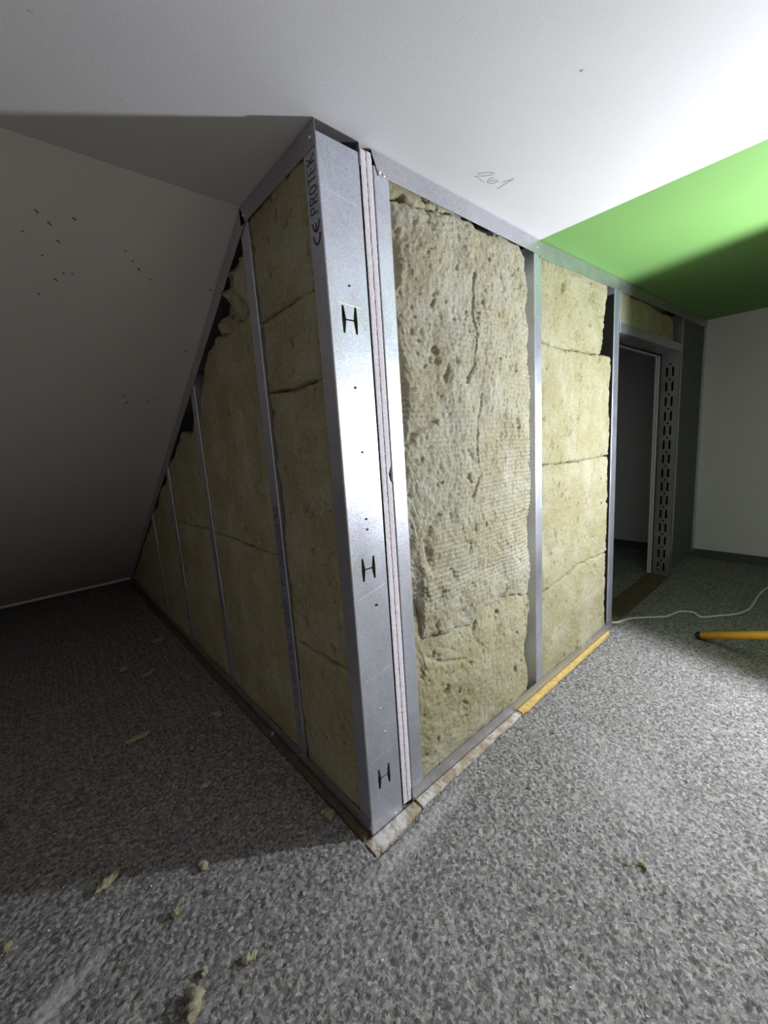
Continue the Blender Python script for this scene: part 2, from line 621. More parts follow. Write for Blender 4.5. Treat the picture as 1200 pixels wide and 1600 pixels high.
# the pencilled 261
def on_ceiling(px, py):
    v = [R[k][0] * (px - 600) + R[k][1] * (py - 800) + R[k][2] * 636 for k in range(3)]
    t = (1.63 - CAM[2]) / v[2]
    return (round(CAM[0] + v[0] * t, 4), round(CAM[1] + v[1] * t, 4))
strokes261 = [[on_ceiling(730 + a / 15, 255 + b / 15) for a, b in st] for st in (
    [(235, 250), (290, 235), (420, 222), (560, 213), (640, 228), (585, 265), (400, 300), (280, 297), (170, 310), (230, 330), (320, 390), (410, 450)],
    [(610, 335), (540, 362), (482, 425), (490, 462), (570, 472), (680, 445), (740, 412), (700, 396), (600, 405), (530, 425)],
    [(830, 440), (960, 400), (1092, 360), (900, 480), (705, 600)])]
def on_slope(px, py):
    v = [R[k][0] * (px - 600) + R[k][1] * (py - 800) + R[k][2] * 636 for k in range(3)]
    t = (slope_z(CAM[1]) - 0.0007 - CAM[2]) / (v[2] + SL * v[1])
    return (CAM[0] + v[0] * t, CAM[1] + v[1] * t)
scuffs = []
for (px, py, dx, dy) in ((57, 330, 3, 3), (77, 349, 3, 3), (116, 342, 3, 2), (91, 377, 3, 2), (87, 437, 3, 2), (61, 459, 2, 2), (217, 421, 2, 2), (99, 427, 1.5, 1), (196, 392, 1.5, 1), (66, 399, 1.5, 1), (35, 361, 1.5, 1), (329, 453, 2, 1),
                         (194, 618, 1.5, 1), (231, 626, 2, 1), (244, 625, 2, 1), (198, 629, 3, -3), (290, 549, 3, -2), (207, 408, 1, 1), (113, 428, 1.5, 1), (235, 437, 1, 1)):
    scuffs.append([on_slope(px - dx, py - dy), on_slope(px, py), on_slope(px + dx, py + dy)])
ink_strokes('scuff_mark', scuffs, 0.0034, lambda u, v: (u, v, slope_z(v) - 0.0007), M_SCUFF, bpy.data.objects['ceiling_slope'], label='small dark scuffs')['kind'] = 'stuff'
ink_strokes('pencil_mark', strokes261, 0.0016, lambda u, v: (u, v, 1.6294), M_PENCIL, ceil, label='pencilled number 261 in thin grey lines')

# ------------------------------------------------------------------ LEFT FRAME (under the slanted ceiling)
LF = empty('stud_frame', (0.0, 1.6, 0.0), 'galvanized stud frame under the slanted ceiling, ending in the corner post with H-shaped cut-outs', 'stud frame', 'metal stud frames of the partition')
WEB = 0.108

# corner stud: web faces the front (plane y=0) with three H-shaped knock-outs, flange on plane x=0
Z0c, Z1c = 0.002, 1.609


def H_hole(cx, cz, tilt=0.0):
    """butterfly shaped H knock-out, two tapered slits joined by a thin neck"""
    w2, hh, nk, tk = 0.0175, 0.028, 0.0016, 0.0075
    pts = [(-w2 - 0.002, hh), (-w2 + 0.003, hh), (-w2 + tk, nk), (w2 - tk, nk), (w2 - 0.003, hh), (w2 + 0.002, hh),
           (w2 + 0.0035, 0.0), (w2 + 0.002, -hh), (w2 - 0.003, -hh), (w2 - tk, -nk), (-w2 + tk, -nk), (-w2 + 0.003, -hh), (-w2 - 0.002, -hh), (-w2 - 0.0035, 0.0)]
    c, s = math.cos(tilt), math.sin(tilt)
    return [(cx + p[0] * c - p[1] * s, cz + p[0] * s + p[1] * c) for p in pts]


t_ = 0.0012
outer = [(0.003, Z0c), (WEB - 0.003, Z0c), (WEB - 0.003, Z1c), (0.003, Z1c)]
bm = plate_with_holes(outer, [H_hole(0.0515, 0.147), H_hole(0.0515, 0.710), H_hole(0.0515, 1.268)], t_, lambda u, v, d: (u, d, v))
for sgn, xe in ((1, 0.0), (-1, WEB)):
    prof = []
    r = 0.003
    for k in range(5):
        a = math.pi * 1.5 - k * math.pi / 8
        prof.append((xe + sgn * (r + r * math.cos(a)), r + r * math.sin(a)))
    prof += [(xe, 0.047), (xe + sgn * 0.006, 0.047)]
    b2 = bmesh.new()
    va = [b2.verts.new((p[0], p[1], Z0c)) for p in prof]; vb = [b2.verts.new((p[0], p[1], Z1c)) for p in prof]
    for i in range(len(prof) - 1):
        b2.faces.new((va[i], va[i + 1], vb[i + 1], vb[i]))
    bmesh.ops.recalc_face_normals(b2, faces=b2.faces)
    bmesh.ops.solidify(b2, geom=list(b2.faces), thickness=0.0009)
    merge_bm(bm, b2)
corner = child('stud', bm_mesh('corner_stud', bm), M_METAL, LF, 'wide bright end stud with three H-shaped cut-outs')


def disc_mesh(name, c, nrm, r, h=0.0012, seg=12):
    bm = bmesh.new()
    c, nrm = Vector(c), Vector(nrm).normalized()
    tube(bm, [c - nrm * 0.0005, c + nrm * h * 0.5, c + nrm * h], [r, r, r * 0.6], seg)
    return bm_mesh(name, bm)


for (x, z, r, m) in ((0.057, 1.338, 0.0026, M_HOLE), (0.053, 1.127, 0.0032, M_HOLE), (0.059, 0.985, 0.0030, M_HOLE), (0.056, 0.830, 0.0030, M_HOLE),
                     (0.057, 0.805, 0.0030, M_HOLE), (0.067, 0.614, 0.0036, M_HOLE), (0.055, 0.340, 0.0028, M_SCREW), (0.064, 0.270, 0.0028, M_SCREW), (0.080, 0.014, 0.0025, M_SCREW)):
    bm = bmesh.new()
    c = Vector((x, 0, z))
    tube(bm, [c + Vector((0, 0.0004, 0)), c + Vector((0, -0.0018, 0)), c + Vector((0.0006, -0.006 if z == 0.614 else -0.0026, 0.0006))], [r, r * 0.8, r * 0.25], 9)
    child('screw_tip', bm_mesh('screw_tip', bm), m, corner)

# pressed creases across the web
for (xa, za, xb, zb) in ((0.020, 1.512, 0.100, 1.502), (0.022, 1.302, 0.086, 1.296), (0.018, 0.842, 0.070, 0.852), (0.015, 0.640, 0.100, 0.660), (0.012, 0.425, 0.098, 0.440), (0.010, 0.205, 0.096, 0.216)):
    child('crease', prism_mesh('crease', [(xa, 0.0002, za - 0.0012), (xa, -0.00025, za), (xa, 0.0002, za + 0.0012)], (xb - xa, 0, zb - za)), M_METAL, corner)

# lettering on the corner stud's side flange: reads upwards, letter tops towards +y
LET = {
    'P': [[(0, 0), (0, 1)], [(0, 1), (.55, 1)] + arc(.55, .76, .3, .24, 90, -90, 8) + [(0, .52)]],
    'R': [[(0, 0), (0, 1)], [(0, 1), (.55, 1)] + arc(.55, .76, .3, .24, 90, -90, 8) + [(0, .52)], [(.45, .52), (.9, 0)]],
    'O': [arc(.5, .5, .46, .5, 0, 360, 20)],
    'T': [[(0, 1), (1, 1)], [(.5, 1), (.5, 0)]],
    'E': [[(.85, 0), (0, 0), (0, 1), (.85, 1)], [(0, .52), (.7, .52)]],
    'K': [[(0, 0), (0, 1)], [(.85, 1), (0, .42)], [(.25, .58), (.9, 0)]],
    'e': [arc(.95, .5, .95, .5, 95, 265, 16), [(.05, .5), (.75, .5)]],
    'c': [arc(.95, .5, .95, .5, 95, 265, 16)],
}


def word(txt, u0, size, aspect, gap):
    out = []; u = u0
    for ch in txt:
        for st in LET[ch]:
            out.append([(u + p[0] * size * aspect, p[1] * size) for p in st])
        u += size * (aspect + gap)
    return out, u


# u runs up (z), v runs to +y
def on_flange(u, v):
    return (-0.0008, 0.010 + v, 1.414 + u)


st, u = word('PROTEK', 0.058, 0.027, 0.50, 0.17)
ink_strokes('lettering', st, 0.0019, on_flange, M_INK, corner, label='black printed letters PROTEK reading upwards')
st, u = word('ce', 0.0, 0.024, 0.85, 0.16)
ink_strokes('conformity_mark', st, 0.0034, on_flange, M_INK, corner, label='bold black CE mark')

# studs along the slant
stud_y = [0.330, 0.922, 1.476, 1.980]
studs = []
for i, y in enumerate(stud_y):
    zt = min(1.60, slope_z(y + 0.045) - 0.012)
    # C profile: web at y (towards the corner), flanges to +y on x=0 and x=WEB
    prof = c_profile(WEB - 0.002, 0.045)
    bm = bmesh.new()
    va = [bm.verts.new((0.001 + p[0], y + p[1], 0.003)) for p in prof]
    vb = [bm.verts.new((0.001 + p[0], y + p[1], (zt if i else 1.60) if p[1] > 0.02 or i == 0 else min(1.6, slope_z(y) - 0.012))) for p in prof]
    for k in range(len(prof) - 1):
        bm.faces.new((va[k], va[k + 1], vb[k + 1], vb[k]))
    studs.append(child('stud', solid_from('stud', bm, 0.0009), M_METAL, LF))


# printed line down the second stud: CE and a faded, unreadable row of characters
def on_stud(u, v):
    return (0.0001, stud_y[0] + 0.034 - v, 0.838 - u)


st, u = word('ce', 0.0, 0.021, 0.8, 0.16)
ink_strokes('conformity_mark', st, 0.003, on_stud, M_INK, studs[0], label='bold black CE mark reading downwards')
st, u = word('PROTEK', 0.052, 0.022, 0.8, 0.2)
rnd = random.Random(4)
for grp in range(8):
    u += 0.018
    for ch in range(rnd.randint(3, 6)):
        k = rnd.random()
        st.append([(u, 0), (u, 0.021)])
        if k > .35: st.append([(u, 0.021 * rnd.choice((0, .5, 1))), (u + .011, 0.021 * rnd.choice((0, .5, 1)))])
        if k > .6: st.append([(u + .011, 0), (u + .011, 0.021)])
        u += 0.017
st = [[p for p in s if p[0] < 0.74] for s in st]
ink_strokes('lettering', [s for s in st if len(s) > 1], 0.0024, on_stud, M_FADED, studs[0], label='faded purple printed line')['kind'] = 'stuff'

# tracks: top (horizontal), slope, floor
def uw_left(p0, p1, normal, name, label=None, fl=0.044, endcut=0.0):
    """U track whose web lies on p0-p1 line, flanges along 'normal' on planes x=0 and x=WEB"""
    p0, p1, nn = Vector(p0), Vector(p1), Vector(normal).normalized()
    bm = bmesh.new()
    rows = [(-0.0012, fl), (-0.0012, 0.002), (0.001, 0.0), (WEB - 0.001, 0.0), (WEB + 0.001, 0.002), (WEB + 0.001, fl)]
    va = [bm.verts.new((p0.x + a, p0.y + nn.y * d, p0.z + nn.z * d)) for a, d in rows]
    vb = [bm.verts.new((p1.x + a, p1.y + nn.y * d, p1.z + nn.z * d)) for a, d in rows]
    for k in range(len(rows) - 1):
        bm.faces.new((va[k], va[k + 1], vb[k + 1], vb[k]))
    return child(name, solid_from(name, bm, 0.0008), M_TRACK, LF, label)


top_t = uw_left((0, -0.002, 1.6285), (0, YK + 0.004, 1.6285), (0, 0, -1), 'ceiling_track')
slo_t = uw_left((0, YK + 0.0, slope_z(YK) - 0.003), (0, 3.2, slope_z(3.2) - 0.003), (0, -SL, -1), 'slope_track', 'track running down along the slant', 0.047)
flo_t = uw_left((0, 0.0485, 0.0015), (0, 3.16, 0.0015), (0, 0, 1), 'floor_track')
bm = bmesh.new()   # folded end tab of the floor track in front of the corner stud
add_box(bm, (-0.002, 0.001, 0.0015), (-0.0008, 0.050, 0.046))
child('track_tab', bm_mesh('track_tab', bm), M_TRACK, flo_t)
for (y, z, par) in ((0.017, 1.603, top_t), (0.345, 1.603, top_t), (0.008, 0.022, flo_t), (0.352, 0.03, flo_t), (0.94, 0.03, flo_t), (0.545, slope_z(0.545) - 0.033, slo_t)):
    child('screw', disc_mesh('screw', (-0.002, y, z), (-1, 0, 0), 0.0042, 0.002), M_SCREW, par)

# ------------------------------------------------------------------ RIGHT FRAME (with the doorway)
RF = empty('stud_frame', (1.6, 0.05, 0.0), 'galvanized stud frame of the lit partition side, with doorway and slotted post', 'stud frame', 'metal stud frames of the partition')
XS = 0.147


def stud_right(x, z0, z1, fl=0.046, flip=False, name='stud', label=None, mat=None, web=0.098):
    """C stud: web on plane x, flanges on y=0 and y=web"""
    prof = c_profile(web, fl)
    s = -1 if flip else 1
    bm = bmesh.new()
    va = [bm.verts.new((x + s * p[1], 0.001 + p[0], z0)) for p in prof]
    vb = [bm.verts.new((x + s * p[1], 0.001 + p[0], z1)) for p in prof]
    for k in range(len(prof) - 1):
        bm.faces.new((va[k], va[k + 1], vb[k + 1], vb[k]))
    return child(name, solid_from(name, bm, 0.0009), mat or M_METAL, RF, label)


stud_right(XS + 0.001, 0.003, 1.600, 0.044)
stud_right(0.836, 0.003, 1.610)
stud_right(1.528, 0.003, 1.640, 0.030)
tp = child('gap_shade_strip', box_mesh('gap_shade_strip', (1.5235, 0.004, 0.05), (1.5265, 0.095, 1.58)), M_GAP_SHADE, RF, 'added black strip standing in for shade in the gap beside the stud')  # added part: covers the lit web so the gap reads as shade
stud_right(1.590, 0.003, 1.640, 0.030, flip=True, label='stud forming the near side of the doorway')
stud_right(3.192, 0.003, 1.690, 0.050, flip=True, label='stud against the end wall')


# slotted door post (heavy profile with two rows of slots), web faces the doorway
PX = 2.575
slots = []
z = 0.065
while z < 1.37:
    for yy in (0.034, 0.066):
        a, h = 0.0055, 0.030
        slots.append([(yy - a, z - h + a), (yy, z - h), (yy + a, z - h + a), (yy + a, z + h - a), (yy, z + h), (yy - a, z + h - a)])
    zc = z + 0.045
    if zc < 1.37:
        slots.append([(0.05 + 0.006 * math.cos(k * math.pi / 4), zc + 0.006 * math.sin(k * math.pi / 4)) for k in range(8)])
    z += 0.09
bm = plate_with_holes([(0.0, 0.003), (0.1, 0.003), (0.1, 1.65), (0.0, 1.65)], slots, 0.002, lambda u, v, d: (PX + d, u, v))
for y in (0.0, 0.0982):
    add_box(bm, (PX, y, 0.003), (PX + 0.045, y + 0.0018, 1.65))
post = child('door_post', bm_mesh('door_post', bm), M_TRACK, RF, 'heavy slotted post on the far side of the doorway')
for (y, z) in ((0.034, 0.10), (0.066, 0.055)):
    child('bolt', disc_mesh('bolt', (PX - 0.0005, y, z), (-1, 0, 0), 0.006, 0.004, 8), M_SCREW, post)


def uw_right(xa, xb, za, zb, up, name, label=None, fl=0.044, slant0=0.0):
    bm = bmesh.new()
    s = 1 if up else -1
    rows = [(-0.0012, fl), (-0.0012, 0.002), (0.001, 0.0), (0.097, 0.0), (0.1, 0.002), (0.1, fl)]
    va = [bm.verts.new((xa + (slant0 if d > 0.01 else 0), a, za + s * d)) for a, d in rows]
    vb = [bm.verts.new((xb, a, zb + s * d)) for a, d in rows]
    for k in range(len(rows) - 1):
        bm.faces.new((va[k], va[k + 1], vb[k + 1], vb[k]))
    return child(name, solid_from(name, bm, 0.0008), M_TRACK, RF, label)


ct = uw_right(XS - 0.004, 0.87, 1.629, 1.629, False, 'ceiling_track', 'ceiling track with a slanted cut end', 0.046, 0.018)
ct2 = uw_right(0.87, 3.19, ceil_z(0.87) - 0.001, ceil_z(3.19) - 0.001, False, 'ceiling_track', None, 0.052)
ft = uw_right(XS, 1.592, 0.0015, 0.0015, True, 'floor_track', None, 0.046)
ft2 = uw_right(PX + 0.002, 3.19, 0.0015, 0.0015, True, 'floor_track', None, 0.046)
ht = uw_right(1.592, PX + 0.03, 1.430, 1.437, True, 'header_track', 'track above the doorway', 0.042)
for (x, z, par) in ((0.164, 1.592, ct), (0.176, 1.588, ct), (0.852, 1.605, ct), (1.545, 1.628, ct2), (1.552, 0.02, ft), (1.601, 1.452, ht), (0.852, 0.024, ft)):
    child('screw', disc_mesh('screw', (x, -0.0015, z), (0, -1, 0), 0.004, 0.002), M_SCREW, par)
bm = bmesh.new(); add_box(bm, (1.586, -0.0055, 1.425), (1.5885, -0.0015, 1.606))
child('bent_tab', bm_mesh('bent_tab', bm), M_METAL, ht, 'thin bright folded edge beside the header')

# ------------------------------------------------------------------ plasterboard linings (inner side)
def jag_board(name, x0, x1, yf, parent, seed, notch=None):
    """board standing on edge at y=yf (rough sawn edge in front), running back in +y under the slant"""
    nz = 420
    zs = np.linspace(0.012, 1.622, nz)
    rs = np.random.RandomState(seed)
    n1 = np.interp(zs, np.linspace(0, 1.7, 90), rs.rand(90) - .5)
    n2 = rs.rand(nz) - .5
    n3 = rs.rand(nz) - .5
    cols = 5
    V = []; F = []
    for i, zz in enumerate(zs):
        for k in range(cols):
            f = k / (cols - 1)
            x = x0 + (x1 - x0) * f
            y = yf + 0.0008 * n2[i] * (1 if k in (0, cols - 1) else .5)
            if k == 0: x += 0.0004 * abs(n3[i]) + 0.0008 * max(0, n1[i]); y += 0.0006 + 0.001 * n1[i]
            if k == cols - 1: x -= 0.0004 * abs(n2[i]) + 0.0009 * max(0, n1[i]); y += 0.0006 + 0.001 * n3[i]
            if notch and abs(zz - notch[0]) < notch[1] and k >= 2:
                q = 1 - abs(zz - notch[0]) / notch[1]
                y += 0.016 * q * (0.4 + 0.6 * rs.rand()) * (k / 4)
            V.append((x, y, zz))
    def I(i, k): return i * cols + k
    for i in range(nz - 1):
        for k in range(cols - 1):
            F.append((I(i, k), I(i, k + 1), I(i + 1, k + 1), I(i + 1, k)))
    base = len(V)
    # side faces following the slant
    yb = 3.18
    for x, k in ((x0, 0), (x1, cols - 1)):
        s = len(V)
        # strips back: per z row to slope
        for i, zz in enumerate(zs):
            V.append((x, max(yf + 0.03, min(yb, YK + (1.62 - zz) / SL)), zz))
        for i in range(nz - 1):
            q = (I(i, k), I(i + 1, k), s + i + 1, s + i)
            F.append(q if k == 0 else q[::-1])
    s0, s1 = base, base + nz
    for i in range(nz - 1):
        F.append((s0 + i, s0 + i + 1, s1 + i + 1, s1 + i))
    me = mesh_from(name, V, F)
    me.materials.append(M_GYPS); me.materials.append(M_CAVITY_SHADE)
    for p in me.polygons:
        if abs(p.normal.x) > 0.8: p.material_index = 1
    return child(name, me, None, parent)


PL = empty('plasterboard_lining', (0.131, 1.6, 0.0), 'double plasterboard lining seen edge-on as a chipped pale strip beside the corner post', 'plasterboard', 'plasterboard linings of the partition')
jag_board('board', 0.1150, 0.1302, 0.0030, PL, 11)
jag_board('board', 0.1307, 0.1462, 0.0020, PL, 12, notch=(0.925, 0.022))

PR = empty('plasterboard_lining', (1.9, 0.115, 0.0), 'double plasterboard lining behind the doorway studs, its pale cut edge beside the slotted post', 'plasterboard', 'plasterboard linings of the partition')
for k in range(2):
    y0, y1 = 0.1015 + k * 0.0128, 0.1138 + k * 0.0128
    poly = [(0.146, y0, 0.012), (1.592, y0, 0.012), (1.592, y0, 1.425), (PX - 0.012 - 0.004 * k, y0, 1.425), (PX - 0.012 - 0.004 * k, y0, 0.012), (3.185, y0, 0.012), (3.185, y0, 1.645), (0.9, y0, 1.622), (0.146, y0, 1.622)]
    bmx = plate_with_holes([(p[0], p[2]) for p in poly], [], y1 - y0, lambda u, v, d, y0=y0: (u, y0 + d, v))
    mb = bm_mesh('board', bmx)
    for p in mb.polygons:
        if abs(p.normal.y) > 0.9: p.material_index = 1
    child('board', mb, [M_GYPS, M_CAVITY_SHADE], PR)

# ------------------------------------------------------------------ insulation
def curve_fn(pts):
    a = np.array(sorted(pts)); return lambda t: np.interp(t, a[:, 0], a[:, 1])


def batt(name, side, ua, ub, za, zb, label, seed, face=0.0, bulge=0.006, amp=0.005, step=0.006, grid=None, cracks=(), pits=14, mat=None,
         depth=0.085, rag=0.004, crumple=0.0, pitscale=1.0, lo=None, hi=None, top=None, rim=0.004, group='mineral wool batts in the partition'):
    """ua/ub: left/right edge u(z); za/zb: bottom/top z(u); callables or numbers; side 'R' faces -y, 'L' faces -x.
       face: plane offset of the front (positive = recessed)"""
    fa = ua if callable(ua) else (lambda t, c=ua: np.full_like(t, c))
    fb = ub if callable(ub) else (lambda t, c=ub: np.full_like(t, c))
    ga = za if callable(za) else (lambda t, c=za: np.full_like(t, c))
    gb = zb if callable(zb) else (lambda t, c=zb: np.full_like(t, c))
    zz = np.array([0.0, 0.8, 1.6])
    umin, umax = float(np.min(fa(zz))), float(np.max(fb(zz)))
    uu = np.linspace(umin, umax, 9)
    zmin, zmax = float(np.min(ga(uu))), float(np.max(gb(uu)))
    nu = max(8, int((umax - umin) / step)); nz = max(6, int((zmax - zmin) / step))
    s, t = np.meshgrid(np.linspace(0, 1, nu), np.linspace(0, 1, nz), indexing='ij')
    # two passes of transfinite-like mapping
    z = zmin + (zmax - zmin) * t
    for _ in range(3):
        u = fa(z) * (1 - s) + fb(z) * s
        z = ga(u) * (1 - t) + gb(u) * t
    wid, hei = np.maximum(1e-3, fb(z) - fa(z)), np.maximum(1e-3, gb(u) - ga(u))
    # ragged outline
    e = np.minimum(np.minimum(s * wid, (1 - s) * wid), np.minimum(t * hei, (1 - t) * hei))
    near = np.exp(-(e / 0.02) ** 2)
    u = u + rag * 2.2 * near * fbm(u * 22, z * 22, seed + 40, 4, 0.6)
    z = z + rag * 2.2 * near * fbm(u * 22, z * 22, seed + 60, 4, 0.6)
    d = bulge * np.clip(4 * s * (1 - s), 0, 1) ** .6 * np.clip(4 * t * (1 - t), 0, 1) ** .35
    d = d + amp * 1.4 * fbm(u * 7, z * 7, seed, 5, 0.52)
    d = d + amp * 0.55 * np.abs(fbm(u * 45, z * 38, seed + 9, 3, 0.6)) * -1 + 0.0022 * fbm(u * 110, z * 90, seed + 29, 2, 0.6)
    d = d - 0.010 * np.clip(fbm(u * 26, z * 19, seed + 31, 4, 0.6) - 0.42, 0, 1) * 4 * min(1.0, amp / 0.006) * (0.6 if grid else 1)
    if crumple:
        d = d + crumple * fbm(u * 24, z * 24, seed + 3, 4, 0.6)
    rs = np.random.RandomState(seed + 77)
    for k in range(pits):
        cu, cz = rs.uniform(umin, umax), rs.uniform(zmin, zmax)
        a = rs.uniform(0.003, 0.008) * pitscale; bq = a * rs.uniform(1.0, 3.2); an = rs.uniform(-.9, .9); a *= 0.62; bq *= 0.7
        du, dz = u - cu, z - cz
        p, q = du * math.cos(an) + dz * math.sin(an), -du * math.sin(an) + dz * math.cos(an)
        pn = np.clip(1 + 3.2 * fbm(u * 90, z * 90, seed + k, 2), 0, 2)
        d = d - rs.uniform(0.003, 0.010) * pn * np.exp(-(p / a) ** 2 - (q / bq) ** 2)
        d = d + 0.002 * np.exp(-((p - a * 1.8) / a) ** 2 - (q / bq) ** 2)
    for pth, wdt, dep in cracks:
        P = np.array(pth); best = np.full_like(u, 9.0)
        jit = 0.005 * fbm(u * 30, z * 30, seed + 5, 3)
        for i in range(len(P) - 1):
            A_, B_ = P[i], P[i + 1]
            ab = B_ - A_; L2 = ab @ ab
            tt = np.clip(((u - A_[0]) * ab[0] + (z - A_[1]) * ab[1]) / L2, 0, 1)
            best = np.minimum(best, np.hypot(u + jit - A_[0] - tt * ab[0], z - A_[1] - tt * ab[1]))
        d = d - dep * np.exp(-(best / wdt) ** 2)
    if grid:
        z_lo, z_hi, ampg = grid
        mk = np.clip((z - z_lo) / 0.08, 0, 1) * np.clip((z_hi - z) / 0.12, 0, 1) * np.clip(0.62 + 1.7 * fbm(u * 4.2, z * 3.6, seed + 21, 3), 0, 1)
        zz2 = z + 0.012 * fbm(u * 5, z * 3, seed + 13, 2)
        rows = np.sin(2 * math.pi * zz2 / 0.0135)
        colm = np.sin(2 * math.pi * (u + 0.006 * fbm(u * 9, z * 9, seed + 15, 2)) / 0.024)
        net = mk * (np.clip(rows, -0.6, 1) * (0.7 + 0.3 * colm))
        d = d + ampg * net
    # rounded rim, and pressed back where the wool tucks behind a stud flange
    d = d - rim * np.clip(1 - e / 0.006, 0, 1) ** 2
    if lo is not None: d = np.minimum(d, face - 0.0035 + np.clip(u - lo, 0, 1) * 0.8)
    if top is not None: d = np.minimum(d, face - 0.0035 + np.clip(top - z, 0, 1) * 0.8)
    if hi is not None: d = np.minimum(d, face - 0.0035 + np.clip(hi - u, 0, 1) * 0.8)
    f = face - d
    if side == 'R':
        front = np.stack([u, f, z], -1)
        back = np.stack([u, np.full_like(u, face + depth), z], -1)
    else:
        front = np.stack([f, u, z], -1)
        back = np.stack([np.full_like(u, face + depth), u, z], -1)
    V = front.reshape(-1, 3).tolist()
    idx = np.arange(nu * nz).reshape(nu, nz)
    q = np.stack([idx[:-1, :-1], idx[1:, :-1], idx[1:, 1:], idx[:-1, 1:]], -1).reshape(-1, 4)
    if side == 'L': q = q[:, ::-1]
    F = q.tolist()
    loop = list(idx[:, 0]) + list(idx[-1, 1:]) + list(idx[-2::-1, -1]) + list(idx[0, -2:0:-1])
    nl = len(loop); b0 = len(V)
    bf = back.reshape(-1, 3)
    V += [bf[i].tolist() for i in loop]
    for i in range(nl):
        j = (i + 1) % nl
        fc = (loop[j], loop[i], b0 + i, b0 + j)
        F.append(fc if side == 'R' else fc[::-1])
    F.append([b0 + i for i in range(nl)] if side == 'R' else [b0 + i for i in range(nl)][::-1])
    me = mesh_from(name, V, F, True)
    if grid:
        at = me.attributes.new('net', 'FLOAT', 'POINT')
        val = np.full(len(V), 0.5); val[:nu * nz] = 0.5 + 0.5 * net.ravel()
        at.data.foreach_set('value', val.astype(np.float32))
    o = new_obj(name, me, mat or M_WOOL)
    tag(o, label, 'insulation', group)
    return o


lerp2 = curve_fn
# --- right wall, first bay (wide roll with a printed net texture)
main_bottom = curve_fn([(0.150, 0.600), (0.205, 0.575), (0.217, 0.520), (0.227, 0.464), (0.33, 0.445), (0.448, 0.428), (0.475, 0.452), (0.60, 0.462), (0.68, 0.452), (0.74, 0.430), (0.80, 0.418)])
main_right = curve_fn([(0.40, 0.770), (0.45, 0.788), (0.52, 0.787), (0.61, 0.780), (0.80, 0.795), (0.95, 0.793), (1.00, 0.786), (1.10, 0.797), (1.25, 0.789), (1.41, 0.779), (1.50, 0.768), (1.53, 0.772), (1.60, 0.752)])
main_right = (lambda f: (lambda t: f(t) + 0.013))(main_right)
main_top = curve_fn([(0.14, 1.546), (0.25, 1.549), (0.36, 1.566), (0.45, 1.582), (0.80, 1.590)])
batt('insulation_batt', 'R', 0.156, main_right, main_bottom, main_top,
     'tall pale insulation roll with netted surface and a long vertical crack', 100, face=0.006, bulge=0.030, amp=0.013, step=0.0030,
     grid=(0.50, 1.40, 0.0024), mat=M_ROLL, pits=34, pitscale=1.0, lo=0.194, top=1.580,
     cracks=[([(0.486, 1.445), (0.478, 1.38), (0.452, 1.323), (0.470, 1.258), (0.457, 1.20), (0.421, 1.151)], 0.0026, 0.020),
             ([(0.49, 1.12), (0.475, 1.03), (0.47, 0.93)], 0.003, 0.008), ([(0.30, 0.80), (0.245, 0.74), (0.262, 0.66)], 0.010, 0.010),
             ([(0.20, 0.99), (0.235, 1.03), (0.30, 1.05)], 0.010, 0.012), ([(0.47, 0.88), (0.455, 0.85), (0.44, 0.83)], 0.005, 0.010)], depth=0.075)
batt('insulation_batt', 'R', 0.156, curve_fn([(0.03, 0.785), (0.10, 0.786), (0.18, 0.764), (0.228, 0.770), (0.32, 0.800), (0.40, 0.802), (0.46, 0.772)]), 0.020,
     lambda u: main_bottom(u) + 0.004, 'yellowish insulation batt at the floor below the netted roll', 140, face=0.010, bulge=0.016, amp=0.010, step=0.0042,
     pits=20, lo=0.194, cracks=[([(0.24, 0.40), (0.30, 0.36), (0.40, 0.33)], 0.006, 0.006), ([(0.45, 0.39), (0.46, 0.43)], 0.005, 0.008)], depth=0.07, rag=0.005)
batt('insulation_batt', 'R', 0.156, 0.47, curve_fn([(0.15, 1.552), (0.25, 1.555), (0.36, 1.572), (0.47, 1.588)]), 1.606,
     'thin torn filler strip of wool above the netted roll', 160, face=0.008, bulge=0.010, amp=0.010, step=0.004, pits=6, crumple=0.012, depth=0.07, rag=0.006, lo=0.194, top=1.580)

# --- right wall, second bay (four stacked pieces)
bays2 = [
    (curve_fn([(1.28, 1.400), (1.32, 1.402), (1.36, 1.425), (1.45, 1.437), (1.52, 1.440), (1.60, 1.452)]), curve_fn([(0.85, 1.318), (1.0, 1.306), (1.25, 1.312), (1.45, 1.322)]), 1.615,
     'topmost square batt in the bay beside the doorway, torn along its right edge', 200),
    (1.507, curve_fn([(0.85, 0.888), (1.0, 0.884), (1.15, 0.880), (1.52, 0.880)]), curve_fn([(0.85, 1.315), (1.0, 1.303), (1.25, 1.309), (1.52, 1.318)]), 'second batt from the ceiling in the bay beside the doorway', 220),
    (1.503, curve_fn([(0.85, 0.395), (1.1, 0.418), (1.2, 0.432), (1.52, 0.420)]), curve_fn([(0.85, 0.885), (1.0, 0.881), (1.15, 0.877), (1.52, 0.877)]), 'third batt from the ceiling in the bay beside the doorway', 240),
    (curve_fn([(0.02, 1.520), (0.30, 1.492), (0.45, 1.495)]), 0.018, curve_fn([(0.85, 0.392), (1.1, 0.415), (1.2, 0.429), (1.52, 0.417)]), 'lowest batt on the floor track in the bay beside the doorway', 260),
]
for ub, za, zb, lab, sd in bays2:
    batt('insulation_batt', 'R', 0.842, ub, za, zb, lab, sd, face=0.004, bulge=0.004, amp=0.006, step=0.0052, pits=24, pitscale=1.0, depth=0.085, rag=0.0035, lo=0.885, top=1.580)

